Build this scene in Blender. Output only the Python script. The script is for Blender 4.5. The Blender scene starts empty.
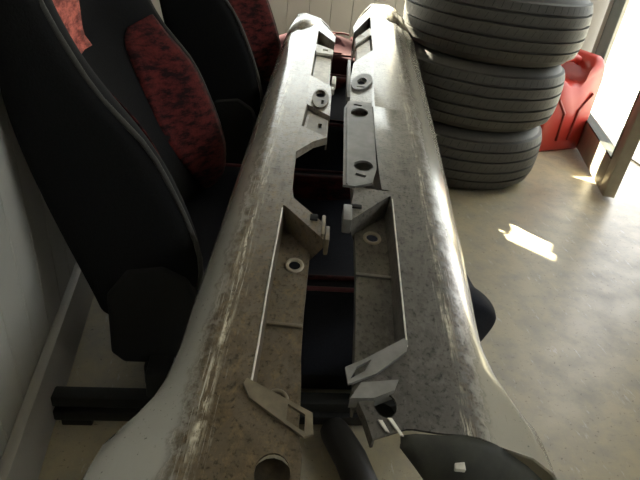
import bpy, bmesh, math, random
from mathutils import Vector, Matrix
random.seed(7)
scene = bpy.context.scene
COL = scene.collection

# ------------------------------------------------------------------ camera
cam_d = bpy.data.cameras.new('camera'); cam = bpy.data.objects.new('camera', cam_d); COL.objects.link(cam)
cam_d.sensor_width = 36.0; cam_d.lens = 545.0 / 640.0 * 36.0; cam_d.clip_start = 0.02
def cam_rot(p, r, y):
    M0 = Matrix(((1,0,0),(0,0,-1),(0,1,0)))
    Rz = Matrix(((math.cos(y),math.sin(y),0),(-math.sin(y),math.cos(y),0),(0,0,1)))
    Rp = Matrix(((1,0,0),(0,math.cos(p),-math.sin(p)),(0,math.sin(p),math.cos(p))))
    Rr = Matrix(((math.cos(r),-math.sin(r),0),(math.sin(r),math.cos(r),0),(0,0,1)))
    return Rr @ Rp @ M0 @ Rz
W2C = cam_rot(math.radians(31.9), math.radians(7.4), math.radians(-12.8))
R3 = Matrix((W2C[0], -W2C[1], -W2C[2])).transposed()
cam.matrix_world = Matrix.Translation((0, 0, 0.88)) @ R3.to_4x4()
scene.camera = cam

# ------------------------------------------------------------------ world, sun, exposure
world = bpy.data.worlds.new('world'); scene.world = world; world.use_nodes = True
bg = world.node_tree.nodes['Background']
bg.inputs[0].default_value = (0.93, 0.945, 0.96, 1); bg.inputs[1].default_value = 5.0
sun_d = bpy.data.lights.new('sun', 'SUN'); sun = bpy.data.objects.new('sun', sun_d); COL.objects.link(sun)
sun_d.energy = 60.0; sun_d.angle = math.radians(0.6); sun_d.color = (1.0, 0.90, 0.72)
SUN_EL = math.radians(29.0)
sd = Vector((0.635*math.cos(SUN_EL), -0.773*math.cos(SUN_EL), -math.sin(SUN_EL)))
sun.rotation_euler = sd.to_track_quat('-Z', 'Y').to_euler(); sun.location = (-3, 6, 4)
vs = scene.view_settings
vs.view_transform = 'Standard'; vs.look = 'None'; vs.gamma = 1.0; vs.use_curve_mapping = False
vs.exposure = 0.3

# ------------------------------------------------------------------ helpers
def tag(o, label=None, cat=None, group=None, kind=None):
    if label: o['label'] = label
    if cat: o['category'] = cat
    if group: o['group'] = group
    if kind: o['kind'] = kind
    return o
def empty(name, loc=(0,0,0), rz=0.0):
    o = bpy.data.objects.new(name, None); COL.objects.link(o)
    o.location = loc; o.rotation_euler = (0, 0, rz); o.empty_display_size = 0.05
    return o
def link_mesh(name, me, mat, parent=None, smooth=None):
    if mat and not me.materials: me.materials.append(mat)
    if smooth is not None:
        me.polygons.foreach_set('use_smooth', [True]*len(me.polygons))
        if smooth < 179: me.set_sharp_from_angle(angle=math.radians(smooth))
    o = bpy.data.objects.new(name, me); COL.objects.link(o)
    if parent: o.parent = parent
    return o
def from_bm(name, bm, mat, parent=None, smooth=None):
    me = bpy.data.meshes.new(name); bmesh.ops.recalc_face_normals(bm, faces=bm.faces); bm.to_mesh(me); bm.free()
    return link_mesh(name, me, mat, parent, smooth)
def box_bm(bm, lo, hi, bevel=0.0, M=None):
    c = [(a+b)/2 for a, b in zip(lo, hi)]; d = [abs(b-a) for a, b in zip(lo, hi)]
    g = bmesh.ops.create_cube(bm, size=1.0)
    vv = g['verts']
    for v in vv: v.co = Vector((v.co.x*d[0]+c[0], v.co.y*d[1]+c[1], v.co.z*d[2]+c[2]))
    if bevel:
        es = list({e for v in vv for e in v.link_edges})
        r = bmesh.ops.bevel(bm, geom=es, offset=bevel, segments=2, profile=0.5, affect='EDGES')
        vv = list({v for f in r['faces'] for v in f.verts} | {v for v in vv if v.is_valid})
    if M is not None:
        bmesh.ops.transform(bm, matrix=M, verts=vv)
def box(name, lo, hi, mat, parent=None, bevel=0.0, M=None, smooth=None):
    bm = bmesh.new(); box_bm(bm, lo, hi, bevel, M)
    return from_bm(name, bm, mat, parent, smooth if smooth else (40 if bevel else None))
def boxes(name, lst, mat, parent=None, bevel=0.0):
    bm = bmesh.new()
    for lo, hi in lst: box_bm(bm, lo, hi, bevel)
    return from_bm(name, bm, mat, parent, 40 if bevel else None)
def interp(tab, x):
    if x <= tab[0][0]: return tab[0][1]
    for (a, fa), (b, fb) in zip(tab, tab[1:]):
        if x <= b: return fa + (fb-fa)*(x-a)/(b-a) if b > a else fb
    return tab[-1][1]
def smooth_interp(tab, x):
    n = len(tab)
    if x <= tab[0][0]: return tab[0][1]
    if x >= tab[-1][0]: return tab[-1][1]
    for i in range(n-1):
        a, fa = tab[i]; b, fb = tab[i+1]
        if x <= b:
            t = (x-a)/(b-a)
            ma = (tab[i+1][1]-tab[i-1][1])/(tab[i+1][0]-tab[i-1][0]) if i > 0 else (fb-fa)/(b-a)
            mb = (tab[i+2][1]-tab[i][1])/(tab[i+2][0]-tab[i][0]) if i+2 < n else (fb-fa)/(b-a)
            h = b-a
            return (2*t**3-3*t*t+1)*fa+(t**3-2*t*t+t)*h*ma+(-2*t**3+3*t*t)*fb+(t**3-t*t)*h*mb
def tube(name, pts, r, mat, parent=None, n=8, closed=False):
    pts = [Vector(p) for p in pts]; bm = bmesh.new(); rings = []; up0 = Vector((0, 0, 1))
    for i, p in enumerate(pts):
        a = pts[i-1] if i > 0 else (pts[-1] if closed else pts[0]); b = pts[i+1] if i+1 < len(pts) else (pts[0] if closed else pts[-1])
        t = (b-a).normalized(); up = up0 if abs(t.z) < 0.95 else Vector((0, 1, 0))
        x = t.cross(up).normalized(); y = x.cross(t)
        rr = r[i] if isinstance(r, (list, tuple)) else r
        rings.append([bm.verts.new(p + (x*math.cos(q)+y*math.sin(q))*rr) for q in [2*math.pi*k/n for k in range(n)]])
    m = len(rings)
    for i in range(m if closed else m-1):
        A, B = rings[i], rings[(i+1) % m]
        for k in range(n): bm.faces.new((A[k], A[(k+1) % n], B[(k+1) % n], B[k]))
    if not closed:
        bm.faces.new(rings[0]); bm.faces.new(rings[-1])
    return from_bm(name, bm, mat, parent, 50)
def lathe(name, prof, mat, parent=None, n=64, closed=True, smooth=40):
    bm = bmesh.new(); rings = []
    for k in range(n):
        a = 2*math.pi*k/n
        rings.append([bm.verts.new((r*math.cos(a), r*math.sin(a), z)) for r, z in prof])
    m = len(prof)
    for k in range(n):
        A, B = rings[k], rings[(k+1) % n]
        for i in range(m if closed else m-1):
            bm.faces.new((A[i], B[i], B[(i+1) % m], A[(i+1) % m]))
    return from_bm(name, bm, mat, parent, smooth)
def plate(name, outline, holes, thick, mat, parent=None, M=None, bevel=0.0):
    """flat plate in local xy with holes, top at z=0, thickness downwards"""
    bm = bmesh.new(); edges = []
    for loop in [outline]+list(holes):
        vs_ = [bm.verts.new((x, y, 0)) for x, y in loop]
        for i in range(len(vs_)): edges.append(bm.edges.new((vs_[i], vs_[(i+1) % len(vs_)])))
    bmesh.ops.triangle_fill(bm, edges=edges, use_beauty=True)
    # drop triangles that landed inside a hole
    def inside(p, poly):
        c = False
        for i in range(len(poly)):
            x1, y1 = poly[i]; x2, y2 = poly[i-1]
            if (y1 > p[1]) != (y2 > p[1]) and p[0] < (x2-x1)*(p[1]-y1)/(y2-y1)+x1: c = not c
        return c
    kill = [f for f in bm.faces if any(inside(f.calc_center_median(), h) for h in holes) or not inside(f.calc_center_median(), outline)]
    bmesh.ops.delete(bm, geom=kill, context='FACES_ONLY')
    r = bmesh.ops.extrude_face_region(bm, geom=bm.faces[:])
    vv = [g for g in r['geom'] if isinstance(g, bmesh.types.BMVert)]
    for v in vv: v.co.z -= thick
    if M is not None: bmesh.ops.transform(bm, matrix=M, verts=bm.verts)
    return from_bm(name, bm, mat, parent)
def ellipse(cx, cy, a, b, n=20, rot=0.0):
    out = []
    for k in range(n):
        t = 2*math.pi*k/n; x, y = a*math.cos(t), b*math.sin(t)
        out.append((cx+x*math.cos(rot)-y*math.sin(rot), cy+x*math.sin(rot)+y*math.cos(rot)))
    return out

# ------------------------------------------------------------------ materials
def nt(name):
    m = bpy.data.materials.new(name); m.use_nodes = True
    t = m.node_tree; return m, t, t.nodes['Principled BSDF']
def node(t, kind, **kw):
    n = t.nodes.new(kind)
    for k, v in kw.items():
        if k in n.inputs.keys() if isinstance(k, str) else False: n.inputs[k].default_value = v
        else: setattr(n, k, v)
    return n
def coords(t, scale=(1,1,1), src='Object'):
    tc = t.nodes.new('ShaderNodeTexCoord'); mp = t.nodes.new('ShaderNodeMapping'); mp.inputs['Scale'].default_value = scale
    t.links.new(tc.outputs[src], mp.inputs['Vector']); return mp.outputs['Vector']
def noise(t, vec, scale, detail=4, rough=0.6):
    n = t.nodes.new('ShaderNodeTexNoise'); n.inputs['Scale'].default_value = scale; n.inputs['Detail'].default_value = detail
    n.inputs['Roughness'].default_value = rough; t.links.new(vec, n.inputs['Vector']); return n.outputs['Fac']
def ramp(t, fac, stops):
    r = t.nodes.new('ShaderNodeValToRGB'); els = r.color_ramp.elements
    while len(els) < len(stops): els.new(0.5)
    for e, (p, c) in zip(els, stops):
        e.position = p; e.color = (c, c, c, 1) if isinstance(c, (int, float)) else (*c, 1)
    t.links.new(fac, r.inputs['Fac']); return r.outputs['Color']
def mix(t, fac, a, b, mode='MIX'):
    n = t.nodes.new('ShaderNodeMix'); n.data_type = 'RGBA'; n.blend_type = mode
    for sock, val in ((n.inputs[0], fac), (n.inputs[6], a), (n.inputs[7], b)):
        if isinstance(val, bpy.types.NodeSocket): t.links.new(val, sock)
        elif isinstance(val, (int, float)): sock.default_value = val
        else: sock.default_value = (*val, 1)
    return n.outputs[2]
def bump(t, b, h, strength=0.2, dist=0.01):
    n = t.nodes.new('ShaderNodeBump'); n.inputs['Strength'].default_value = strength; n.inputs['Distance'].default_value = dist
    t.links.new(h, n.inputs['Height']); t.links.new(n.outputs['Normal'], b.inputs['Normal'])
def simple(name, c, rough=0.5, metal=0.0, var=0.15, nscale=30, bstr=0.1):
    m, t, b = nt(name); v = coords(t); f = noise(t, v, nscale)
    lo = tuple(x*(1-var) for x in c); hi = tuple(min(1, x*(1+var)) for x in c)
    t.links.new(ramp(t, f, [(0.3, lo), (0.7, hi)]), b.inputs['Base Color'])
    b.inputs['Roughness'].default_value = rough; b.inputs['Metallic'].default_value = metal
    if bstr: bump(t, b, f, bstr, 0.002)
    return m
def mat_floor():
    m, t, b = nt('worn_painted_concrete'); v = coords(t)
    big = noise(t, v, 2.2, 5, 0.6); mid = noise(t, v, 14, 6, 0.7); fine = noise(t, v, 90, 4, 0.7)
    c = mix(t, big, (0.38,0.325,0.215), (0.47,0.405,0.275))
    c = mix(t, ramp(t, mid, [(0.42, 0.0), (0.66, 0.75)]), c, (0.30,0.28,0.235))
    c = mix(t, ramp(t, fine, [(0.62, 0.0), (0.69, 0.85)]), c, (0.12,0.10,0.075))
    wsk = noise(t, coords(t, (3, 14, 1)), 7, 6, 0.8)
    c = mix(t, ramp(t, wsk, [(0.62, 0.0), (0.67, 0.7)]), c, (0.16,0.135,0.10))
    vs2 = coords(t, (9, 2.2, 1)); sc = noise(t, vs2, 6, 6, 0.75)
    c = mix(t, ramp(t, sc, [(0.60, 0.0), (0.67, 0.6)]), c, (0.58,0.56,0.50))
    t.links.new(c, b.inputs['Base Color'])
    t.links.new(ramp(t, mid, [(0.3, 0.28), (0.7, 0.5)]), b.inputs['Roughness'])
    bump(t, b, mid, 0.08, 0.004); return m
def mat_wall(name, c, var=0.08):
    m, t, b = nt(name); v = coords(t); f = noise(t, v, 3, 5); g = noise(t, v, 60, 3)
    col = mix(t, ramp(t, f, [(0.35, 0.0), (0.7, 1.0)]), tuple(x*(1-var) for x in c), c)
    col = mix(t, ramp(t, g, [(0.66, 0.0), (0.74, 0.4)]), col, tuple(x*0.6 for x in c))
    t.links.new(col, b.inputs['Base Color']); b.inputs['Roughness'].default_value = 0.55; bump(t, b, g, 0.05, 0.002); return m
def mat_fabric(name, c, c2, scale=120, sheen=0.25, pattern=False):
    m, t, b = nt(name); v = coords(t); f = noise(t, v, scale, 3)
    if pattern:
        v2 = coords(t, (16, 16, 46)); p = noise(t, v2, 1.6, 5, 0.65)
        col = mix(t, ramp(t, p, [(0.40, 0.0), (0.60, 1.0)]), c, c2)
        col = mix(t, ramp(t, f, [(0.45, 0.0), (0.8, 0.5)]), col, tuple(x*0.4 for x in c))
    else: col = mix(t, f, c, c2)
    t.links.new(col, b.inputs['Base Color']); b.inputs['Roughness'].default_value = 0.9
    b.inputs['Sheen Weight'].default_value = sheen; b.inputs['Sheen Roughness'].default_value = 0.45
    b.inputs['Sheen Tint'].default_value = (0.8, 0.78, 0.72, 1)
    b.inputs['Specular IOR Level'].default_value = 0.06
    bump(t, b, f, 0.25, 0.002); return m
def mat_rubber():
    m, t, b = nt('tyre_rubber'); v = coords(t); f = noise(t, v, 14, 5); g = noise(t, v, 160, 3)
    c = mix(t, f, (0.040,0.038,0.034), (0.075,0.072,0.064))
    c = mix(t, ramp(t, g, [(0.55, 0.0), (0.8, 0.35)]), c, (0.14,0.13,0.11))
    t.links.new(c, b.inputs['Base Color']); b.inputs['Roughness'].default_value = 0.62; bump(t, b, g, 0.2, 0.001); return m
def mat_skirt(name, base, dirt, dirt_amt, crease_v, shoulder_v, sgn):
    """silver painted plastic; grime, drips and scuffed paint in skirt-local coords (x along, y across)"""
    m, t, b = nt(name); v = coords(t)
    sep = t.nodes.new('ShaderNodeSeparateXYZ'); t.links.new(v, sep.inputs[0])
    def band(center, width, wob):
        n1 = t.nodes.new('ShaderNodeMath'); n1.operation = 'SUBTRACT'; t.links.new(sep.outputs['Y'], n1.inputs[0]); n1.inputs[1].default_value = center
        n0 = t.nodes.new('ShaderNodeMath'); n0.operation = 'MULTIPLY_ADD'; t.links.new(wob, n0.inputs[0]); n0.inputs[1].default_value = 0.03; t.links.new(n1.outputs[0], n0.inputs[2])
        ns = t.nodes.new('ShaderNodeMath'); ns.operation = 'SUBTRACT'; t.links.new(n0.outputs[0], ns.inputs[0]); ns.inputs[1].default_value = 0.015
        n2 = t.nodes.new('ShaderNodeMath'); n2.operation = 'ABSOLUTE'; t.links.new(ns.outputs[0], n2.inputs[0])
        n3 = t.nodes.new('ShaderNodeMath'); n3.operation = 'DIVIDE'; t.links.new(n2.outputs[0], n3.inputs[0]); n3.inputs[1].default_value = width
        n3.use_clamp = True
        n4 = t.nodes.new('ShaderNodeMath'); n4.operation = 'SUBTRACT'; n4.inputs[0].default_value = 1.0; t.links.new(n3.outputs[0], n4.inputs[1])
        return n4.outputs[0]
    def mul(a, bb):
        n = t.nodes.new('ShaderNodeMath'); n.operation = 'MULTIPLY'; t.links.new(a, n.inputs[0])
        if isinstance(bb, (int, float)): n.inputs[1].default_value = bb
        else: t.links.new(bb, n.inputs[1])
        n.use_clamp = True; return n.outputs[0]
    big = noise(t, v, 7, 6, 0.65); mid = noise(t, v, 38, 6, 0.7); fine = noise(t, v, 170, 4, 0.7)
    streak = noise(t, coords(t, (3, 40, 20)), 4, 6, 0.7); cross = noise(t, coords(t, (40, 6, 6)), 3, 5, 0.7)
    # grime lies on the upper ledge (inside of the shoulder), the painted outer face is cleaner
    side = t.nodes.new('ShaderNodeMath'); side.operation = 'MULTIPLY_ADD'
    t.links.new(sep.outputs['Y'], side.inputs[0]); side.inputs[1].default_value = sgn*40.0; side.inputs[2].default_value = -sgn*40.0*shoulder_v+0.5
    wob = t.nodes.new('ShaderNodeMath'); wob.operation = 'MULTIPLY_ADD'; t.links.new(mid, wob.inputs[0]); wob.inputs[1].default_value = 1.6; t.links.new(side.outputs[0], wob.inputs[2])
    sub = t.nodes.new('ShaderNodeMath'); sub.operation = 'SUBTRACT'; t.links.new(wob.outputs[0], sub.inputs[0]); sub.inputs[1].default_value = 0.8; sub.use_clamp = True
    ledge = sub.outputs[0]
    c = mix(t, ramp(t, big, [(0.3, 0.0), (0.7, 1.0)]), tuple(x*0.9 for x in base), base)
    along = ramp(t, sep.outputs['X'], [(0.0, 1.0), (0.35, 0.85), (0.8, 0.5), (1.0, 0.38)])  # darker ledge tone strongest at the near end, weaker toward the far end
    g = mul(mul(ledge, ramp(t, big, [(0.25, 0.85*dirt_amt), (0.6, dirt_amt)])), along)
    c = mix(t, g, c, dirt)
    c = mix(t, mul(ledge, ramp(t, mid, [(0.48, 0.0), (0.68, 0.55)])), c, tuple(x*0.5 for x in dirt))
    c = mix(t, mul(ledge, ramp(t, cross, [(0.52, 0.0), (0.78, 0.4)])), c, tuple(min(1, x*1.9) for x in dirt))
    c = mix(t, ramp(t, fine, [(0.64, 0.0), (0.70, 0.85)]), c, (0.05,0.045,0.035))
    sh = mul(band(shoulder_v+sgn*0.012, 0.022, streak), ramp(t, mid, [(0.46, 0.0), (0.56, 0.9)]))
    c = mix(t, sh, c, (0.13,0.10,0.065))
    sp1 = noise(t, v, 150, 6, 0.75); sp2 = noise(t, coords(t, (1, 1.4, 1)), 45, 8, 0.8)
    c = mix(t, mul(ledge, ramp(t, sp1, [(0.53, 0.0), (0.64, 0.8)])), c, tuple(x*0.35 for x in dirt))
    c = mix(t, mul(ledge, ramp(t, sp2, [(0.50, 0.0), (0.66, 0.7)])), c, tuple(min(1, x*2.6) for x in dirt))
    cr = mul(band(crease_v, 0.009, streak), ramp(t, streak, [(0.46, 0.0), (0.54, 1.0)]))
    cr2 = mul(mul(cr, ramp(t, mid, [(0.40, 0.0), (0.52, 1.0)])), ramp(t, noise(t, v, 11, 4, 0.7), [(0.42, 0.1), (0.58, 0.85)]))
    c = mix(t, cr2, c, (0.78,0.72,0.58))
    stk2 = noise(t, coords(t, (2.2, 70, 20)), 5, 5, 0.75)
    sc = mul(band(crease_v-sgn*0.006, 0.026, mid), ramp(t, stk2, [(0.56, 0.0), (0.61, 0.9)]))
    sc = mul(sc, ramp(t, big, [(0.42, 0.0), (0.6, 1.0)]))
    c = mix(t, sc, c, (0.62,0.59,0.52))
    t.links.new(c, b.inputs['Base Color'])
    r = mix(t, g, (0.17,)*3, (0.6,)*3)
    t.links.new(r, b.inputs['Roughness']); b.inputs['Metallic'].default_value = 0.2
    t.links.new(mix(t, g, (0.6,)*3, (0.12,)*3), b.inputs['Specular IOR Level'])
    t.links.new(mix(t, g, (0.35,)*3, (0.0,)*3), b.inputs['Coat Weight']); b.inputs['Coat Roughness'].default_value = 0.15
    bump(t, b, mid, 0.12, 0.002); return m
def mat_glass(name):
    m, t, b = nt(name)
    t.nodes.remove(b); out = t.nodes['Material Output']
    tr = t.nodes.new('ShaderNodeBsdfTransparent'); tr.inputs[0].default_value = (0.96,0.98,0.96,1)
    gl = t.nodes.new('ShaderNodeBsdfGlossy'); gl.inputs['Roughness'].default_value = 0.03
    lw = t.nodes.new('ShaderNodeLayerWeight'); lw.inputs['Blend'].default_value = 0.5
    pw = t.nodes.new('ShaderNodeMath'); pw.operation = 'POWER'; pw.inputs[1].default_value = 5.0; t.links.new(lw.outputs['Facing'], pw.inputs[0])
    fr = t.nodes.new('ShaderNodeMath'); fr.operation = 'MULTIPLY_ADD'; fr.inputs[1].default_value = 0.9; fr.inputs[2].default_value = 0.03; t.links.new(pw.outputs[0], fr.inputs[0])
    mx = t.nodes.new('ShaderNodeMixShader'); t.links.new(fr.outputs[0], mx.inputs[0]); t.links.new(tr.outputs[0], mx.inputs[1]); t.links.new(gl.outputs[0], mx.inputs[2])
    t.links.new(mx.outputs[0], out.inputs['Surface']); return m

M_floor = mat_floor()
M_wall = mat_wall('painted_wall_board', (0.50,0.49,0.45))
M_wallb = mat_wall('painted_back_board', (0.46,0.43,0.37))
M_back = mat_wall('wall_groove', (0.16,0.15,0.13))
M_ceil = mat_wall('ceiling_paint', (0.36,0.34,0.30))
M_base = mat_wall('baseboard_paint', (0.42,0.40,0.36))
M_pil = mat_wall('dark_grey_post', (0.16,0.16,0.15))
M_ground = mat_wall('pale_concrete', (0.72,0.68,0.56))
M_alu = simple('bronze_aluminium', (0.36,0.33,0.27), 0.4, 0.4, 0.12, 20)
M_gasket = simple('black_gasket', (0.05,0.05,0.04), 0.7)
M_glass = mat_glass('window_glass')
M_black = mat_fabric('black_seat_cloth', (0.005,0.005,0.006), (0.011,0.011,0.011), 260, 0.03)
M_navy = mat_fabric('charcoal_seat_cloth', (0.010,0.011,0.016), (0.024,0.026,0.036), 260, 0.08)
M_red = mat_fabric('red_flecked_cloth', (0.014,0.006,0.007), (0.090,0.016,0.015), 200, 0.10, True)
M_red_lit = mat_fabric('lit_red_flecked_cloth', (0.16,0.04,0.035), (0.62,0.17,0.13), 200, 0.10, True)  # same red cloth, with the light on the centre panel put into its colour
M_maroon = mat_fabric('maroon_seat_cloth', (0.030,0.008,0.011), (0.060,0.018,0.024), 200, 0.05)
M_pipe = mat_fabric('grey_piping', (0.03,0.03,0.03), (0.07,0.068,0.062), 300, 0.3)
M_rpipe = mat_fabric('maroon_piping', (0.10,0.035,0.04), (0.18,0.07,0.08), 300, 0.3)
M_blackmetal = simple('black_steel', (0.018,0.018,0.017), 0.5, 0.5)
M_blackplastic = simple('black_plastic', (0.005,0.005,0.005), 0.9)
M_rubber = mat_rubber()
M_can = simple('red_plastic', (0.44,0.038,0.026), 0.38, 0.0, 0.08, 8, 0.03)
M_candark = simple('dark_red_plastic', (0.24,0.02,0.014), 0.45)
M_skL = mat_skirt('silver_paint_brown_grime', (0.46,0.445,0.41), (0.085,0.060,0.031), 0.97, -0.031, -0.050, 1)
M_skR = mat_skirt('silver_paint_grey_grime', (0.46,0.43,0.36), (0.062,0.058,0.054), 0.93, 0.017, 0.040, -1)  # warm base tint puts the yellow light on this sill into its paint
M_plateL = simple('grimy_grey_plastic', (0.14,0.112,0.07), 0.5, 0.0, 0.35, 35, 0.1)
M_plateR = simple('dusty_grey_plastic', (0.17,0.165,0.155), 0.48, 0.0, 0.25, 35, 0.1)
M_ring = simple('pale_ring_plastic', (0.36,0.32,0.25), 0.5, 0.0, 0.2, 60)
M_white = simple('scraped_white_plastic', (0.70,0.67,0.60), 0.5, 0.0, 0.2, 60)
M_liner = simple('black_foam_liner', (0.028,0.028,0.020), 0.7, 0.0, 0.5, 25, 0.3)
M_pocket = simple('dark_brown_pocket', (0.05,0.038,0.022), 0.8, 0.0, 0.5, 60, 0.3)  # dark brown plate set behind the oval hole
M_tube = simple('dark_tube_surface', (0.022,0.020,0.017), 0.55)

# ------------------------------------------------------------------ the setting
XL, YB, XR, YF, ZC = -0.31, 2.75, 1.90, -1.8, 2.6
tag(box('floor', (XL-0.1, YF-0.1, -0.05), (XR+0.05, YB+0.1, 0), M_floor), 'worn grey painted concrete workshop floor', kind='structure')
tag(box('ground', (XR+0.05, -8, -0.07), (16, 14, -0.012), M_ground), 'pale sunlit concrete outside the glass door', kind='structure')
box('threshold', (XR+0.02, 1.6, -0.012), (XR+0.09, 2.6, 0.008), M_alu, bpy.data.objects['floor'])
wl = tag(box('wall_left', (XL-0.12, YF, 0), (XL-0.012, YB+0.1, ZC), M_back), 'off-white boarded wall behind the car seats', kind='structure')
def board_mesh(w, z0, z1, axis):
    bm = bmesh.new()
    if axis == 'y': box_bm(bm, (-0.012, -w/2, z0), (0, w/2, z1), 0.0015)
    else: box_bm(bm, (-w/2, 0, z0), (w/2, 0.012, z1), 0.0015)
    me = bpy.data.meshes.new('board'); bmesh.ops.recalc_face_normals(bm, faces=bm.faces); bm.to_mesh(me); bm.free(); return me
bme = board_mesh(0.083, 0.0, ZC, 'y'); bme.materials.append(M_wall)
y = 0.5975-0.085*6-0.0425+0.085
k = 0
while y < YB-0.03:
    o = bpy.data.objects.new('board', bme); COL.objects.link(o); o.parent = wl; o.location = (XL, y, 0); y += 0.085
tag(box('baseboard_left', (XL, YF, 0), (XL+0.02, YB, 0.13), M_base, bevel=0.004), 'pale grey painted baseboard along the left wall', kind='structure')
# back wall with a window above the frame
WX0, WX1, WZ0, WZ1 = -0.28, 0.97, 0.58, 2.15
wb = tag(boxes('wall_back', [((XL-0.1, YB+0.012, 0), (XR+0.08, YB+0.12, WZ0)), ((XL-0.1, YB+0.012, WZ1), (XR+0.08, YB+0.12, ZC)),
     ((XL-0.1, YB+0.012, WZ0), (WX0, YB+0.12, WZ1)), ((WX1, YB+0.012, WZ0), (XR+0.08, YB+0.12, WZ1))], M_back), 'beige grey boarded wall at the far end', kind='structure')
b_low = board_mesh(0.103, 0, WZ0, 'x'); b_full = board_mesh(0.103, 0, ZC, 'x')
for me in (b_low, b_full): me.materials.append(M_wallb)
x = 0.3745-0.105*6
while x < XR-0.06:
    me = b_low if WX0-0.04 < x < WX1+0.04 else b_full
    o = bpy.data.objects.new('board', me); COL.objects.link(o); o.parent = wb; o.location = (x, YB, 0); x += 0.105
win = tag(boxes('window_1', [((WX0, YB, WZ0), (WX1, YB+0.1, WZ0+0.03)), ((WX0, YB, WZ1-0.04), (WX1, YB+0.1, WZ1)), ((WX0, YB, WZ0), (WX0+0.03, YB+0.1, WZ1)), ((WX1-0.04, YB, WZ0), (WX1, YB+0.1, WZ1))], M_alu), 'aluminium framed window in the far wall', kind='structure')
box('pane', (WX0+0.02, YB+0.05, WZ0+0.02), (WX1-0.02, YB+0.054, WZ1-0.02), M_glass, win)
tag(box('sun_slab', (XL-0.6, YB+0.12, 1.60), (XR+0.08, YB+0.72, 2.68), M_base), 'unseen slab added over the far window to trim the sun', kind='structure')  # added out of view to cut the sun patch on the floor
# dark post in the far right corner
tag(box('trim_1', (1.52, YB-0.05, 0), (1.97, YB, ZC), M_pil, bevel=0.003), 'dark grey corner post behind the tyres', kind='structure')
# right wall: door opening, then an unseen window added to light the left side
DY0, DY1 = 1.62, 2.58
tag(boxes('wall_right', [((XR, YF, 0), (XR+0.1, DY0-0.05, 1.1)), ((XR, YF, 2.2), (XR+0.1, DY1+0.2, ZC)), ((XR, YF, 1.1), (XR+0.1, -1.2, 2.2)), ((XR, 0.5, 1.1), (XR+0.1, DY0-0.05, 2.2))], M_ceil), 'pale wall beside the glass door', kind='structure')
w2 = tag(boxes('fill_window', [((XR+0.02, -1.2, 1.1), (XR+0.08, 0.5, 1.14)), ((XR+0.02, -1.2, 2.16), (XR+0.08, 0.5, 2.2)), ((XR+0.02, -0.17, 1.1), (XR+0.08, -0.13, 2.2))], M_alu), 'unseen window added in the right wall as fill light', kind='structure')
box('pane', (XR+0.04, -1.2, 1.12), (XR+0.045, 0.5, 2.18), M_glass, w2)
tag(box('ceiling', (XL-0.1, YF, ZC), (XR+0.1, YB+0.1, ZC+0.08), M_ceil), 'pale ceiling', kind='structure')
tag(box('wall_front', (XL-0.1, YF-0.1, 0), (XR+0.1, YF, ZC), M_ceil), 'pale wall behind the camera', kind='structure')

# the open glass door leaf
ang = math.atan2(0.935, 0.354)
LW, LH = 0.86, 2.08
dr = empty('door_1', (1.495, 1.70, 0.012), ang); tag(dr, 'open bronze aluminium glass door at the right', kind='structure')
TH = 0.045
box('stile', (0, -TH, 0), (0.07, 0, LH), M_alu, dr, 0.003); box('stile', (LW-0.07, -TH, 0), (LW, 0, LH), M_alu, dr, 0.003)
box('bottom_rail', (0.07, -TH, 0), (LW-0.07, 0, 0.13), M_alu, dr, 0.003); box('top_rail', (0.07, -TH, LH-0.08), (LW-0.07, 0, LH), M_alu, dr, 0.003)
box('pane', (0.065, -TH/2-0.003, 0.125), (LW-0.065, -TH/2+0.003, LH-0.075), M_glass, dr)
boxes('gasket', [((0.07, -TH-0.001, 0.13), (0.078, 0.001, LH-0.08)), ((LW-0.078, -TH-0.001, 0.13), (LW-0.07, 0.001, LH-0.08)), ((0.07, -TH-0.001, 0.13), (LW-0.07, 0.001, 0.137))], M_gasket, dr)
tag(boxes('trim_2', [((XR, DY0-0.05, 0), (XR+0.06, DY0, 2.2)), ((XR, DY1, 0), (XR+0.06, DY1+0.05, 2.2)), ((XR, DY0, 2.12), (XR+0.06, DY1, 2.2))], M_alu), 'bronze aluminium door frame', kind='structure')

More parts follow.
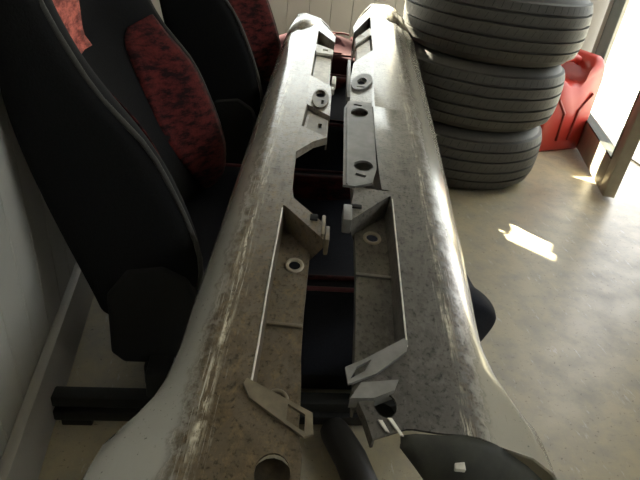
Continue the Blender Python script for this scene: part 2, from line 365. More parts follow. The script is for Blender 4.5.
# ------------------------------------------------------------------ tyres
def make_tyre(loc, rz, label):
    root = empty('car_tyre', loc, rz); tag(root, label, 'tyre', 'stacked car tyres')
    H, R = 0.235, 0.33
    hw = 0.088
    prof = []      # tread band with circumferential grooves, outer surface from bottom to top
    gz = [-0.058, -0.021, 0.021, 0.058]; gw, gd = 0.0042, 0.009
    def rr(z): return R - 0.010*(abs(z)/hw)**2.4
    zz = -hw; prof.append((rr(zz)-0.018, -hw-0.006)); prof.append((rr(zz)-0.003, -hw))
    for g in gz:
        prof += [(rr(g-gw), g-gw), (rr(g)-gd, g-gw*0.7), (rr(g)-gd, g+gw*0.7), (rr(g+gw), g+gw)]
    prof += [(rr(hw)-0.003, hw), (rr(hw)-0.018, hw+0.006), (R-0.04, hw-0.01), (R-0.04, -hw+0.01)]
    prof = [(r, z+H/2) for r, z in prof]
    lathe('tread', prof, M_rubber, root, 96, True, 30)
    # shoulder blocks: short lateral cuts between ribs, one mesh
    for sgn in (-1, 1):
        sp = [(R-0.022, sgn*(hw+0.002)), (R-0.028, sgn*0.098), (R-0.036, sgn*0.108), (R-0.055, sgn*0.1165), (R-0.085, sgn*0.1175), (R-0.105, sgn*0.112),
              (R-0.118, sgn*0.100), (R-0.124, sgn*0.086), (R-0.130, sgn*0.084), (R-0.128, sgn*0.078), (R-0.112, sgn*0.092), (R-0.095, sgn*0.100), (R-0.06, sgn*0.100), (R-0.04, sgn*0.08)]
        sw = lathe('sidewall', [(r, z+H/2) for r, z in sp], M_rubber, root, 80, True, 50)
        lathe('rim_guard', [(R-0.110+0.004*math.cos(a), sgn*0.1085+H/2+0.004*math.sin(a)) for a in [2*math.pi*i/8 for i in range(8)]], M_rubber, sw, 80, True, 80)
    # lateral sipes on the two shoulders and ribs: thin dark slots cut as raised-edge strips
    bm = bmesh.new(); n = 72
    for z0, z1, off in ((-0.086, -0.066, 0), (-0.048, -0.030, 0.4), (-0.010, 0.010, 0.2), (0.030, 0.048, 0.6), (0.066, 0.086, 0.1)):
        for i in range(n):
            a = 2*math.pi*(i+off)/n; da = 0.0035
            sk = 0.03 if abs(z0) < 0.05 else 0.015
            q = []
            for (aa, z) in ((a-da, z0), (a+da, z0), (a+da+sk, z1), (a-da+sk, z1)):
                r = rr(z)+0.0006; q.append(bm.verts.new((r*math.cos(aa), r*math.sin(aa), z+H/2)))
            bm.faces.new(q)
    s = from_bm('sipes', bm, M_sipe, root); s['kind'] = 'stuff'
    return root
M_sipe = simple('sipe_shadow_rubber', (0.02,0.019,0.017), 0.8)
make_tyre((0.975, 2.02, 0.0), 0.2, 'bottom black tyre of the stack, standing on the floor')
make_tyre((0.985, 2.02, 0.235), 1.3, 'middle black tyre of the stack, between two others')
make_tyre((1.00, 2.015, 0.47), 2.2, 'topmost black tyre of the stack')

# ------------------------------------------------------------------ red fuel can
def make_can():
    root = empty('fuel_can', (1.545, 2.25, 0), 0.25); root.scale = (1.0, 1.0, 1.17); tag(root, 'red plastic fuel can between the tyre stack and the glass door', 'fuel can')
    prof = [(-0.15,0.0),(0.125,0.0),(0.135,0.02),(0.137,0.24),(0.132,0.30),(0.118,0.345),(0.085,0.37),(0.05,0.365),(0.03,0.34),(0.022,0.30),(0.0,0.275),(-0.06,0.272),(-0.10,0.29),(-0.145,0.28),(-0.152,0.02)]
    bm = bmesh.new(); ys = [(-0.085, 0.018), (-0.078, 0.006), (-0.06, 0.0), (0.06, 0.0), (0.078, 0.006), (0.085, 0.018)]
    rings = []
    cx, cz = 0.0, 0.17
    for yy, ins in ys:
        ring = []
        for px, pz in prof:
            dx, dz = px-cx, pz-cz; L = math.hypot(dx, dz); k = (L-ins)/L
            ring.append(bm.verts.new((cx+dx*k, yy, max(0.0, cz+dz*k))))
        rings.append(ring)
    for A, B in zip(rings, rings[1:]):
        for i in range(len(prof)): bm.faces.new((A[i], A[(i+1) % len(prof)], B[(i+1) % len(prof)], B[i]))
    bm.faces.new(rings[0]); bm.faces.new(rings[-1])
    from_bm('body', bm, M_can, root, 45)
    tube('rib', [(0.09, -0.087, 0.235), (0.04, -0.088, 0.17), (0.035, -0.088, 0.05)], 0.006, M_candark, root)
    tube('rib', [(-0.10, -0.087, 0.215), (-0.04, -0.088, 0.16), (-0.035, -0.088, 0.05)], 0.006, M_candark, root)
    tube('handle', [(0.045, 0, 0.335), (0.0, 0, 0.352), (-0.05, 0, 0.35), (-0.09, 0, 0.325), (-0.10, 0, 0.28)], 0.016, M_can, root, 10)
    lathe_o = lathe('cap', [(0.0, 0.275), (0.03, 0.275), (0.03, 0.315), (0.024, 0.322), (0.0, 0.322)], M_candark, root, 24, False)
    lathe_o.location = (-0.125, 0, 0.0)
make_can()

# ------------------------------------------------------------------ car seats
SW = 0.56
XF = [(0.20,-0.06),(0.235,-0.025),(0.27,-0.008),(0.33,-0.006),(0.38,-0.018),(0.44,-0.040),(0.53,-0.083),(0.605,-0.146),(0.672,-0.184),(0.735,-0.212),(0.80,-0.222),(0.86,-0.232)]
XBK = [(0.10,-0.165),(0.24,-0.198),(0.41,-0.25),(0.56,-0.285),(0.70,-0.292),(0.86,-0.292)]
DEP = [(0.0,0.030),(0.010,0.012),(0.035,0.0),(0.07,0.010),(0.10,0.034),(0.13,0.068),(0.17,0.105),(0.28,0.118)]
def dep(y):
    y = min(y, SW-y); return interp(DEP, y)
def backfront(y, z):
    fade = 1.0 if z < 0.70 else max(0.25, 1-(z-0.70)/0.16*0.75)
    return smooth_interp(XF, z) - dep(y)*fade*(0.55 + 0.45*min(1, (z-0.2)/0.2))
def make_seat(loc, rz, label, front=0.53):
    root = empty('car_seat', loc, rz); tag(root, label, 'car seat', 'salvaged car seats')
    zs = [0.20, 0.225, 0.26, 0.32, 0.38, 0.44, 0.50, 0.56, 0.62, 0.68, 0.74, 0.80, 0.84, 0.86]
    ysn = [0, 0.010, 0.035, 0.07, 0.10, 0.13, 0.17, 0.28]; ysn = ysn + [SW-a for a in ysn[-2::-1]]
    bm = bmesh.new(); F, B = [], []
    for yv in ysn:
        e = min(yv, SW-yv); inset = interp([(0, 0.018), (0.010, 0.006), (0.035, 0.0)], e)
        fr, bk = [], []
        for z in zs:
            xb = smooth_interp(XBK, z)+inset; xf = max(backfront(yv, z), xb+0.02)
            if z > 0.85: xf -= 0.02; xb += 0.012
            fr.append(bm.verts.new((xf, yv, z))); bk.append(bm.verts.new((xb, yv, z)))
        F.append(fr); B.append(bk)
    nz = len(zs)
    for i in range(len(ysn)-1):
        for j in range(nz-1):
            bm.faces.new((F[i][j], F[i+1][j], F[i+1][j+1], F[i][j+1])); bm.faces.new((B[i][j], B[i][j+1], B[i+1][j+1], B[i+1][j]))
        bm.faces.new((F[i][0], B[i][0], B[i+1][0], F[i+1][0])); bm.faces.new((F[i][-1], F[i+1][-1], B[i+1][-1], B[i][-1]))
    for i in (0, -1):
        for j in range(nz-1): bm.faces.new((F[i][j], F[i][j+1], B[i][j+1], B[i][j]))
    back = from_bm('backrest', bm, M_black, root, 180)
    sub = back.modifiers.new('sub', 'SUBSURF'); sub.levels = 1; sub.render_levels = 2
    # red flecked inserts on the inner faces of both bolsters
    for far in (False, True):
        bm = bmesh.new(); N, K = 22, 8; grid = []
        for i in range(N+1):
            z = 0.235+(0.63-0.235)*i/N; u = i/N
            half = math.sin(math.pi*min(1, max(0, u)))**0.4
            lo, hi = 0.055, 0.055+0.012+0.115*half
            lo = (0.058-0.012*half) if far else 0.098
            hi = max(hi, lo+0.012)
            row = []
            for k in range(K+1):
                yy = lo+(hi-lo)*k/K
                yv = SW-yy if far else yy
                row.append(bm.verts.new((backfront(yv, z)+0.004, yv+(-0.003 if far else 0.003), z)))
            grid.append(row)
        for i in range(N):
            for k in range(K): bm.faces.new((grid[i][k], grid[i+1][k], grid[i+1][k+1], grid[i][k+1]))
        ins = from_bm('bolster_insert', bm, M_red, root, 180)
        so = ins.modifiers.new('thick', 'SOLIDIFY'); so.thickness = 0.003; so.offset = 0
        yv = SW-0.022 if far else 0.022
        tube('piping', [(backfront(yv, z)+0.001, yv, z) for z in [0.24+0.03*q for q in range(20)]], 0.0045, M_pipe, root, 8)
    # centre panel insert
    bm = bmesh.new(); grid = []
    for i in range(15):
        z = 0.60+(0.84-0.60)*i/14; row = []
        for k in range(11):
            yv = 0.13+(SW-0.33)*0.80*k/10; row.append(bm.verts.new((max(backfront(yv, z), smooth_interp(XBK, z)+0.02)+0.014, yv, z)))
        grid.append(row)
    for i in range(14):
        for k in range(10): bm.faces.new((grid[i][k], grid[i+1][k], grid[i+1][k+1], grid[i][k+1]))
    ci = from_bm('centre_insert', bm, M_red_lit, root, 180); so = ci.modifiers.new('thick', 'SOLIDIFY'); so.thickness = 0.004; so.offset = 0
    make_cushion(root, -0.14, front, SW, 0.275, 0.06)
    # recliner covers, pan, rails
    for yv in (-0.004, SW-0.030):
        bm = bmesh.new(); outl = [(-0.172,0.125),(-0.15,0.10),(-0.06,0.10),(0.02,0.13),(0.03,0.17),(0.0,0.22),(-0.03,0.30),(-0.07,0.325),(-0.13,0.315),(-0.168,0.26)]
        A = [bm.verts.new((x, yv, z)) for x, z in outl]; Bv = [bm.verts.new((x, yv+0.034, z)) for x, z in outl]
        bm.faces.new(A); bm.faces.new(Bv)
        for i in range(len(A)): bm.faces.new((A[i], A[(i+1) % len(A)], Bv[(i+1) % len(A)], Bv[i]))
        c = from_bm('recliner_cover', bm, M_blackplastic, root, 30); bv = c.modifiers.new('b', 'BEVEL'); bv.width = 0.006; bv.segments = 2
    for yv in (-0.066, SW-0.06):
        rail = box('slide_rail', (-0.268, yv, 0.045), (front-0.13, yv+0.03, 0.070), M_blackmetal, root, 0.004)
        box('lower_channel', (-0.266, yv-0.006, 0.016), (front-0.15, yv+0.036, 0.040), M_blackmetal, rail, 0.003)
        box('rail_foot', (-0.255, yv-0.004, 0.0), (-0.20, yv+0.034, 0.018), M_blackmetal, rail, 0.003)
        box('rail_foot', (front-0.23, yv-0.004, 0.0), (front-0.17, yv+0.034, 0.018), M_blackmetal, rail, 0.003)
        box('rail_bracket', (-0.10, yv+0.008, 0.066), (-0.055, yv+0.06, 0.125), M_blackmetal, rail, 0.003)
        box('rail_bracket', (front-0.29, yv+0.008, 0.066), (front-0.23, yv+0.06, 0.125), M_blackmetal, rail, 0.003)
    box('seat_pan', (-0.12, 0.012, 0.022), (front-0.07, SW-0.012, 0.075), M_blackmetal, root, 0.006)
    return root
def make_cushion(root, x0, x1, W, rim, zb, cloth=None):
    xs = [x0, x0+0.015, x0+0.06, x0+0.16, x0+0.30, x0+0.44, x1-0.12, x1-0.06, x1-0.02, x1]
    def ztop(yy, x):
        e = min(yy, W-yy)
        s = interp([(0, -0.03), (0.012, -0.008), (0.03, 0.0), (0.07, -0.006), (0.10, -0.03), (0.14, -0.055), (0.28, -0.058)], e)
        lift = interp([(x0, -0.03), (x0+0.1, 0.0), (x1-0.12, 0.0), (x1-0.05, -0.012), (x1, -0.07)], x)
        return rim+s*(1 if x < x1-0.15 else 0.6)+lift
    ysn = [0, 0.012, 0.03, 0.07, 0.10, 0.14, W/2]; ysn = ysn+[W-a for a in ysn[-2::-1]]
    bm = bmesh.new(); T, Bt = [], []
    for x in xs:
        pull = interp([(x0, 0.04), (x0+0.06, 0.0), (x1-0.12, 0.0), (x1-0.04, 0.012), (x1, 0.045)], x)
        tr, br = [], []
        for yy in ysn:
            t = yy/W; Y = pull+(W-2*pull)*t
            tr.append(bm.verts.new((x, Y, ztop(yy, x)))); br.append(bm.verts.new((x-(0.05 if x > x1-0.1 else 0), Y+(0.012 if yy < 0.01 else (-0.012 if yy > W-0.01 else 0)), zb)))
        T.append(tr); Bt.append(br)
    n = len(ysn)
    for i in range(len(xs)-1):
        for j in range(n-1):
            bm.faces.new((T[i][j], T[i+1][j], T[i+1][j+1], T[i][j+1])); bm.faces.new((Bt[i][j], Bt[i][j+1], Bt[i+1][j+1], Bt[i+1][j]))
        bm.faces.new((T[i][0], Bt[i][0], Bt[i+1][0], T[i+1][0])); bm.faces.new((T[i][-1], T[i+1][-1], Bt[i+1][-1], Bt[i][-1]))
    for i in (0, -1):
        for j in range(n-1): bm.faces.new((T[i][j], T[i][j+1], Bt[i][j+1], Bt[i][j]))
    c = from_bm('cushion', bm, cloth or M_navy, root, 180)
    s = c.modifiers.new('sub', 'SUBSURF'); s.levels = 1; s.render_levels = 2
    for far in (False, True):
        pts = []
        for q in range(14):
            x = x0+0.08+(x1-0.10-x0-0.08)*q/13; yy = 0.026
            pull = interp([(x0, 0.04), (x0+0.06, 0.0), (x1-0.12, 0.0), (x1-0.04, 0.012), (x1, 0.045)], x)
            Y = pull+(W-2*pull)*(yy/W); pts.append((x, W-Y if far else Y, ztop(yy, x)+0.0005))
        tube('piping', pts, 0.0045, M_rpipe, c)
        bm = bmesh.new(); grid = []
        for i in range(15):
            x = x0+0.18+(x1-0.16-x0-0.18)*i/14; u = math.sin(math.pi*i/14)**0.5; row = []
            for k in range(5):
                yy = 0.052+(0.06*u+0.006)*k/4; row.append(bm.verts.new((x, W-yy if far else yy, ztop(yy, x)+0.004)))
            grid.append(row)
        for i in range(14):
            for k in range(4): bm.faces.new((grid[i][k], grid[i+1][k], grid[i+1][k+1], grid[i][k+1]))
        r = from_bm('cushion_insert', bm, M_red, c, 180); so = r.modifiers.new('thick', 'SOLIDIFY'); so.thickness = 0.003; so.offset = 0
    return c
make_seat((-0.018, 0.775, 0), math.radians(-5), 'black car seat with red flecked inserts nearest the left wall', 0.585)
make_seat((0.125, 1.43, 0.08), math.radians(-11), 'second black and red car seat, half hidden behind the nearest one', 0.40)
# loose rear bench cushion under the far ends of the skirts
bn = empty('bench_cushion', (0.0, 2.02, 0), math.radians(-6)); tag(bn, 'loose maroon and black seat cushion under the far ends of the sills', 'seat cushion')
make_cushion(bn, 0.20, 0.61, 0.44, 0.405, 0.0, M_maroon)

# ------------------------------------------------------------------ side skirts
def frame(o, k, b):
    u = Vector((k, 1, b)).normalized(); v = Vector((1, -k, 0)).normalized(); w = v.cross(u)
    if w.z < 0: w = -w
    return Matrix(((u.x, v.x, w.x, o[0]), (u.y, v.y, w.y, o[1]), (u.z, v.z, w.z, o[2]), (0, 0, 0, 1)))
def skirt_shell(parent, mat, sgn, stations, P, holes, depth):
    """stations: (s, vO, flare, vS, vI, d, sS, sI) in mirrored coords (v grows toward the gap); P: profile constants"""
    bm = bmesh.new(); rows = []
    for (s, vO, fl, vS, vI, d, dS, dI) in stations:
        pts = [(s, vO+0.050-fl*1.3, -depth-fl*0.3), (s, vO+0.018-fl*0.75, -0.088), (s, vO, -0.058), (s, (vO*0.62+P['R1']*0.38)+0.0, -0.030), (s, P['R1']-0.010, -0.014), (s, P['R1'], -0.008), (s, (P['R1']+P['R2'])/2, -0.002),
               (s, P['R2'], 0.0), (s+dS*0.4, (P['R2']+vS)/2, -0.0015), (s+dS, vS-0.003, 0.001), (s+dS, vS, 0.0005), (s+dS, vS+0.004, -d), (s+(dS+dI)/2, (vS+vI)/2+0.002, -d), (s+dI, vI, -d), (s+dI, vI+0.001, -d-0.016)]
        rows.append([bm.verts.new((a, sgn*b_, c)) for a, b_, c in pts])
    for A, B in zip(rows, rows[1:]):
        for i in range(len(A)-1): bm.faces.new((A[i], A[i+1], B[i+1], B[i]))
    bmesh.ops.recalc_face_normals(bm, faces=bm.faces)
    up = sum((f.normal.z for f in bm.faces))
    if up < 0: bmesh.ops.reverse_faces(bm, faces=bm.faces)
    me = bpy.data.meshes.new('shell'); bm.to_mesh(me); bm.free()
    o = bpy.data.objects.new('shell_tmp', me); COL.objects.link(o)
    so = o.modifiers.new('s', 'SOLIDIFY'); so.thickness = 0.0032; so.offset = -1
    cut = []
    for (hs, hv, a, b_, z0, z1) in holes:
        cb = bmesh.new(); A = [cb.verts.new((x, y_, z0)) for x, y_ in ellipse(hs, sgn*hv, a, b_, 20)]; B = [cb.verts.new((x, y_, z1)) for x, y_ in ellipse(hs, sgn*hv, a, b_, 20)]
        cb.faces.new(A[::-1]); cb.faces.new(B)
        for i in range(20): cb.faces.new((A[i], A[(i+1) % 20], B[(i+1) % 20], B[i]))
        cm = bpy.data.meshes.new('cut'); bmesh.ops.recalc_face_normals(cb, faces=cb.faces); cb.to_mesh(cm); cb.free()
        co = bpy.data.objects.new('cut', cm); COL.objects.link(co); cut.append(co)
        bo = o.modifiers.new('b', 'BOOLEAN'); bo.operation = 'DIFFERENCE'; bo.object = co; bo.solver = 'EXACT'
    dg = bpy.context.evaluated_depsgraph_get(); dg.update()
    me2 = bpy.data.meshes.new_from_object(o.evaluated_get(dg)); me2.name = 'shell'
    for c in cut: bpy.data.objects.remove(c)
    bpy.data.objects.remove(o)
    me2.materials.clear()
    return link_mesh('shell', me2, mat, parent, 38)
def ring(parent, s, v, w, a, b_, mat, rt=0.0032):
    pts = [(x, y_, w) for x, y_ in ellipse(s, v, a, b_, 24)]
    return tube('grommet', pts, rt, mat, parent, 8, True)
def local_plate(name, parent, outline, holes, w, th, mat, tilt=None):
    M = Matrix.Translation((0, 0, w))
    if tilt:
        cx, cy, ax, an = tilt; T = Matrix.Translation((cx, cy, 0)); M = M @ T @ Matrix.Rotation(an, 4, ax) @ T.inverted()
    return plate(name, outline, holes, th, mat, parent, M)
def quad_hole(c, u, v):
    c, u, v = Vector(c), Vector(u), Vector(v)
    return [tuple(c-u-v), tuple(c+u-v), tuple(c+u+v), tuple(c-u+v)]

# --- left skirt
FL = frame((0.02, 0.40, 0.40), 0.195, 0.08)
L = empty('side_skirt'); L.matrix_world = FL
tag(L, 'left of the two silver car side sills, with the brown grime', 'car sill', 'removed car side sills')
#        s      vO      fl     vS     vI    d     dS    dI
stL = [(-0.20,-0.150, 0.060, 0.012,0.080,0.000,0,0),(-0.12,-0.149, 0.055,0.012,0.080,0.000,0,0),(-0.056,-0.146,0.045,0.014,0.078,0.000,0,0),(-0.036,-0.1455,0.040,0.014,0.078,0.0,0,0),(-0.016,-0.142,0.034,0.014,0.076,0.0,0,-0.015),
       (0.012,-0.127,0.020,0.013,0.074,0.0,0.003,-0.035),(0.028,-0.117,0.013,0.013,0.074,0.0,0.010,-0.042),
       (0.0285,-0.117,0.013,0.013,0.074,0.045,0.010,-0.042),(0.055,-0.105,0.006,0.013,0.073,0.045,0,0),(0.08,-0.099,0.003,0.012,0.072,0.045,0,0),(0.135,-0.094,0,0.012,0.068,0.045,0,0),(0.21,-0.095,0,0.010,0.066,0.045,0,0),
       (0.335,-0.094,0,0.012,0.066,0.045,0.085,0.02),
       (0.3355,-0.094,0,0.012,0.085,0.0,0.085,0.0),(0.385,-0.094,0,0.013,0.080,0.0,0.04,0),(0.448,-0.094,0,0.014,0.028,0.0,0,0),(0.485,-0.094,0,0.012,0.022,0.0,0,0),
       (0.62,-0.094,0,0.010,0.018,0.0,0,0),(0.675,-0.094,0,0.014,0.050,0.0,0,0),(0.70,-0.094,0,0.020,0.078,0.0,0.04,0),(0.7005,-0.094,0,0.020,0.078,0.014,0.04,0),(0.815,-0.094,0,0.024,0.078,0.014,0.05,0),(0.8155,-0.094,0,0.024,0.080,0.002,0.05,0),
       (0.98,-0.094,0,0.022,0.080,0.002,0,0),(1.004,-0.094,0,0.022,0.076,0.002,0.055,0),(1.0045,-0.094,0,0.022,0.074,0.014,0.055,0),(1.235,-0.094,0,0.022,0.072,0.014,0.03,0),
       (1.2355,-0.094,0,0.022,0.074,0.001,0.03,0),(1.285,-0.094,0,0.022,0.074,0.001,0.045,0),(1.2855,-0.094,0,0.022,0.074,0.055,0.045,0),(1.37,-0.093,0,0.022,0.075,0.055,0.10,0),
       (1.3705,-0.093,0,0.022,0.077,0.0,0.10,0),(1.43,-0.093,0,0.022,0.079,0.0,0.16,0),(1.46,-0.090,0,0.022,0.074,0.004,0.16,0.0)]
# far end: oblique, rises forward at the ridge
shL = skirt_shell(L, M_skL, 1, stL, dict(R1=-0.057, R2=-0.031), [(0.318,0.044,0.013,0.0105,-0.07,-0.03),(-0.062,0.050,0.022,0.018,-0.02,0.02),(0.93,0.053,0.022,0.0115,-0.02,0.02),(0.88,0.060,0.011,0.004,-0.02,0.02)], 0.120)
local_plate('pocket', L, ellipse(-0.062,0.050,0.026,0.022,16), [], -0.016, 0.003, M_pocket)
bm = bmesh.new(); prev = None
for (v, w0) in [(-0.092,-0.06),(-0.080,-0.03),(-0.060,-0.008),(-0.031,0.0),(-0.005,0.0),(0.022,0.0),(0.05,0.0),(0.074,-0.004)]:
    sA = 1.455 + (0.16 if -0.005 <= v <= 0.03 else (0.07 if -0.04 < v < 0 else (0.09 if v > 0.03 and v < 0.06 else 0.0)))
    sA = interp([(-0.092,1.455),(-0.031,1.46),(-0.005,1.52),(0.022,1.612),(0.05,1.54),(0.074,1.458)], v)
    sE = interp([(-0.092,1.50),(-0.075,1.66),(-0.055,1.70),(-0.02,1.67),(0.022,1.635),(0.05,1.56),(0.074,1.47)], v)
    row = [bm.verts.new((sA-0.003, v, w0)), bm.verts.new((sE-0.012, v, w0+0.001)), bm.verts.new((sE, v, w0-0.004)), bm.verts.new((sE+0.004, v*0.98, w0-0.045))]
    if prev:
        for i in range(3): bm.faces.new((prev[i], row[i], row[i+1], prev[i+1]))
    prev = row
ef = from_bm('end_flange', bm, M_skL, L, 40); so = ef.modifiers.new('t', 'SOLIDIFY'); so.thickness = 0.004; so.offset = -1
ring(L, 0.318, 0.044, -0.0445, 0.0148, 0.0122, M_ring)
ring(L, 0.93, 0.053, -0.001, 0.026, 0.015, M_plateL, 0.003)
local_plate('clip_plate', L, [(0.048,0.008),(0.040,0.005),(0.022,0.014),(-0.021,0.078),(-0.016,0.088),(0.010,0.086),(0.030,0.045)], [quad_hole((0.002,0.068), (0.0105,0.0), (-0.006,0.010))], 0.004, 0.004, M_plateL)
ring(L, 0.058, 0.044, -0.0445, 0.013, 0.012, M_plateL)
local_plate('clip_plate', L, ellipse(0.905,0.054,0.058,0.020,24), [ellipse(0.93,0.053,0.024,0.0125,18), quad_hole((0.880,0.060),(0.012,0),(0,0.003))], 0.003, 0.004, M_plateL)
local_plate('clip_plate', L, [(0.735,0.030),(0.715,0.074),(0.80,0.075),(0.825,0.034)], [quad_hole((0.765,0.06),(0.012,0),(0,0.004))], -0.006, 0.004, M_plateL)
local_plate('clip_plate', L, [(1.02,0.028),(1.01,0.071),(1.228,0.071),(1.245,0.028)], [], -0.007, 0.005, M_white)
local_plate('clip_plate', L, [(1.238,0.026),(1.238,0.075),(1.282,0.075),(1.318,0.026)], [quad_hole((1.270,0.052),(0.008,0.0),(0,0.008))], 0.004, 0.006, M_white)
box('tab', (0.340, 0.080, -0.022), (0.395, 0.086, 0.007), M_plateL, L, 0.0015)
box('tab', (0.334, 0.087, -0.030), (0.372, 0.094, 0.002), M_plateL, L, 0.0015)
box('tab', (1.000, 0.078, -0.012), (1.060, 0.089, 0.006), M_white, L, 0.004)
box('tab', (0.965, 0.078, -0.012), (0.985, 0.086, 0.004), M_white, L, 0.003)
box('slot_frame', (0.385, 0.060, -0.002), (0.400, 0.073, 0.0035), M_blackplastic, L, 0.001)
box('rib', (0.180, 0.016, -0.046), (0.186, 0.066, -0.040), M_plateL, L, 0.001)
tube('edge_bead', [(s, 0.0135 if s < 0.2 else 0.012, 0.0012) for s in (0.045, 0.1, 0.2, 0.3, 0.41)], 0.0013, M_white, L, 6)

# --- right skirt (mirrored coordinates q = -v)
FR = frame((0.27, 0.40, 0.40), 0.20, 0.09)
R = empty('side_skirt'); R.matrix_world = FR
tag(R, 'right of the two silver car side sills, beside the tyre stack', 'car sill', 'removed car side sills')
stR = [(-0.040,-0.134,0.050,0.050,0.092,0.0,0,-0.018),(-0.02,-0.133,0.045,0.050,0.100,0.0,0,-0.01),(0.0,-0.131,0.038,0.050,0.112,0.0,0,0),(0.02,-0.126,0.030,0.048,0.116,0.0,0.01,-0.018),(0.045,-0.113,0.018,0.046,0.114,0.0,0.03,-0.035),
       (0.0455,-0.113,0.018,0.046,0.108,0.045,0.03,-0.035),(0.078,-0.097,0.008,0.045,0.106,0.045,0.02,0),(0.12,-0.086,0.003,0.045,0.105,0.045,0,0),(0.166,-0.082,0,0.044,0.104,0.045,0,0),(0.27,-0.086,0,0.043,0.103,0.045,0,0),(0.352,-0.089,0,0.046,0.105,0.045,0.088,0.025),
       (0.3525,-0.089,0,0.046,0.118,0.0,0.088,0.0),(0.40,-0.090,0,0.047,0.118,0.0,0.055,0),(0.46,-0.091,0,0.050,0.112,0.001,0,0),(0.4605,-0.091,0,0.062,0.112,0.026,0,0),(0.55,-0.093,0,0.066,0.116,0.026,0,0),(0.70,-0.096,0,0.068,0.120,0.026,0,0),(0.84,-0.098,0,0.068,0.124,0.026,0,0),
       (0.8405,-0.098,0,0.066,0.126,0.002,0,0),(1.00,-0.100,0,0.064,0.124,0.002,0,0),(1.13,-0.102,0,0.060,0.116,0.002,0,0),(1.16,-0.102,0,0.058,0.108,0.002,0.10,0),(1.1605,-0.102,0,0.058,0.106,0.014,0.10,0),(1.29,-0.104,0,0.058,0.108,0.014,0.12,0),
       (1.2905,-0.104,0,0.058,0.110,0.001,0.12,0),(1.345,-0.105,0,0.058,0.112,0.001,0.14,0),(1.3455,-0.105,0,0.058,0.112,0.055,0.14,0),(1.415,-0.105,0,0.057,0.114,0.055,0.21,0),(1.4155,-0.105,0,0.057,0.116,0.0,0.21,0),(1.48,-0.106,0,0.055,0.118,0.0,0.25,0),(1.60,-0.107,0,0.05,0.10,0.003,0.2,0.0)]
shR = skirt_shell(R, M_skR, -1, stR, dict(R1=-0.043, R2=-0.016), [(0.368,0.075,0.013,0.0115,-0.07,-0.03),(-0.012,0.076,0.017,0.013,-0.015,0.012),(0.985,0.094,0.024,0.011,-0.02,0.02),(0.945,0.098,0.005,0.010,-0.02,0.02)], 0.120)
bm = bmesh.new(); prev = None
for (v, w0) in [(-0.106,-0.06),(-0.075,-0.03),(-0.045,-0.008),(-0.016,0.0),(0.015,0.0),(0.05,0.0),(0.075,0.0),(0.098,-0.004)]:
    sA = interp([(-0.106,1.60),(-0.016,1.60),(0.015,1.68),(0.05,1.80),(0.075,1.70),(0.098,1.60)], v)
    sE = interp([(-0.106,1.72),(-0.07,1.80),(-0.03,1.83),(0.015,1.83),(0.05,1.82),(0.075,1.72),(0.098,1.62)], v)
    row = [bm.verts.new((sA-0.003, -v, w0)), bm.verts.new((sE-0.012, -v, w0+0.001)), bm.verts.new((sE, -v, w0-0.004)), bm.verts.new((sE+0.004, -v*0.98, w0-0.045))]
    if prev:
        for i in range(3): bm.faces.new((prev[i], prev[i+1], row[i+1], row[i]))
    prev = row
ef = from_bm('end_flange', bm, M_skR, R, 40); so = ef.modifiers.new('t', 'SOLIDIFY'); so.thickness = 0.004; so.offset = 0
ring(R, 0.368, -0.075, -0.0445, 0.0150, 0.0132, M_ring)
# raised plate with two oval holes and a slot
local_plate('hole_plate', R, [(0.475,-0.080),(0.456,-0.112),(0.456,-0.134),(0.80,-0.138),(0.822,-0.133),(0.845,-0.128),(0.85,-0.072),(0.76,-0.070),(0.53,-0.070)],
    [ellipse(0.785,-0.102,0.026,0.0195,24,0.35), ellipse(0.536,-0.096,0.0215,0.0185,24,0.35), quad_hole((0.497,-0.102),(0.005,0.002),(-0.003,0.010)), quad_hole((0.826,-0.106),(0.004,0.0015),(-0.002,0.009))], 0.004, 0.005, M_plateR)
tube('plate_rim', [(s, -0.1275-0.003*(s-0.46)/0.34, 0.0045) for s in (0.458, 0.55, 0.65, 0.75, 0.80)], 0.0022, M_plateR, R, 6)
local_plate('clip_plate', R, ellipse(0.985,-0.094,0.062,0.024,24,0.25), [ellipse(0.985,-0.094,0.026,0.012,18,0.2), quad_hole((0.945,-0.098),(0.004,0.0),(0,0.010))], 0.004, 0.004, M_plateR)
local_plate('clip_plate', R, [(0.088,-0.043),(0.092,-0.048),(0.050,-0.100),(0.034,-0.124),(0.009,-0.120),(0.030,-0.085),(0.070,-0.046)], [quad_hole((0.0335,-0.105),(0.0095,0.004),(-0.007,-0.009))], 0.004, 0.004, M_plateR)
# projecting ledge, then a dark pocket with scrapes
local_plate('ledge', R, [(0.022,-0.060),(0.012,-0.105),(-0.012,-0.118),(-0.008,-0.090),(0.006,-0.066)], [], 0.006, 0.018, M_plateR)
local_plate('pocket', R, ellipse(-0.012,-0.076,0.020,0.016,16), [], -0.022, 0.003, M_liner)
local_plate('scrape', R, [(-0.034,-0.086),(-0.047,-0.078),(-0.048,-0.074),(-0.034,-0.081)], [], 0.0025, 0.002, M_white)
local_plate('scrape', R, [(-0.030,-0.075),(-0.050,-0.062),(-0.051,-0.058),(-0.030,-0.070)], [], 0.0025, 0.002, M_white)
local_plate('clip_plate', R, [(1.175,-0.064),(1.17,-0.104),(1.285,-0.106),(1.385,-0.064)], [], -0.007, 0.005, M_white)
local_plate('clip_plate', R, [(1.293,-0.108),(1.41,-0.062),(1.48,-0.062),(1.343,-0.111)], [quad_hole((1.385,-0.090),(0.008,0.0),(0.012,-0.008))], 0.004, 0.006, M_white)
box('tab', (0.345, -0.132, -0.024), (0.392, -0.117, 0.005), M_plateR, R, 0.0015)
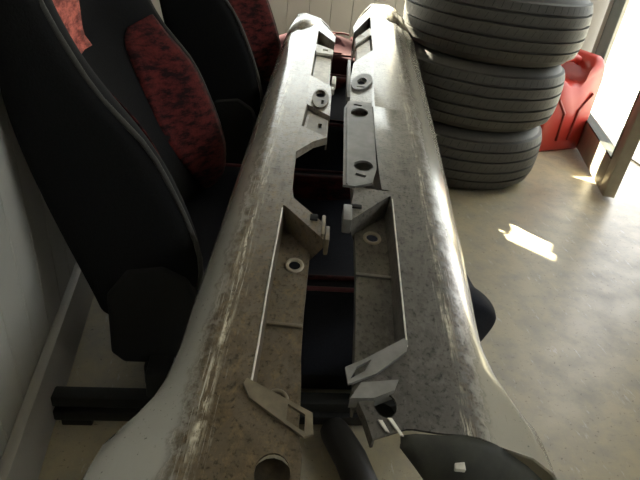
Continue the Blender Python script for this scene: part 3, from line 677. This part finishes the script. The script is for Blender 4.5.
box('inner_lip', (0.86, -0.133, -0.020), (1.13, -0.124, 0.008), M_plateR, R, 0.002)
box('slot_frame', (0.388, -0.118, -0.002), (0.398, -0.100, 0.0035), M_blackplastic, R, 0.001)
box('rib', (0.262, -0.104, -0.046), (0.268, -0.046, -0.041), M_plateR, R, 0.001)
tube('edge_bead', [(s, -0.0445, 0.0012) for s in (0.08, 0.16, 0.27, 0.35, 0.43)], 0.0013, M_white, R, 6)
# dark liner closing the near end
bm = bmesh.new(); prev = None
for v, s0, s1, w1 in [(-0.060,-0.048,-0.054,-0.012),(-0.045,-0.044,-0.066,-0.024),(-0.010,-0.042,-0.095,-0.05),(0.019,-0.036,-0.112,-0.07),(0.050,-0.040,-0.115,-0.085),(0.095,-0.041,-0.10,-0.105),(0.135,-0.041,-0.075,-0.125)]:
    w0 = interp([(-0.07,-0.003),(0.019,-0.003),(0.045,-0.010),(0.10,-0.05),(0.135,-0.085)], v)
    row = [bm.verts.new((s0, v, w0)), bm.verts.new((s0-0.012, v, w0-0.004)), bm.verts.new((s1, v, w1))]
    if prev:
        for i in range(2): bm.faces.new((prev[i], prev[i+1], row[i+1], row[i]))
    prev = row
box('foam_chip', (-0.072, 0.000, -0.022), (-0.062, 0.012, -0.016), M_white, R, 0.001)
tube('liner_ridge', [(-0.085, -0.03, -0.040), (-0.088, 0.01, -0.042), (-0.085, 0.04, -0.052), (-0.080, 0.075, -0.075)], 0.005, M_liner, R)
li = from_bm('end_liner', bm, M_liner, R, 40); so = li.modifiers.new('t', 'SOLIDIFY'); so.thickness = 0.006; so.offset = 0

# ------------------------------------------------------------------ dark curved tube on the floor between the skirts
tag(tube('dark_tube', [(0.222, 0.668, 0.031), (0.223, 0.664, 0.031), (0.225, 0.655, 0.031), (0.232, 0.635, 0.03), (0.244, 0.595, 0.03), (0.256, 0.52, 0.03), (0.262, 0.45, 0.03)], [0.024,0.026,0.028,0.029,0.03,0.03,0.03], M_tube, None, 14), 'dark curved tube lying on the floor between the sills', 'hose')
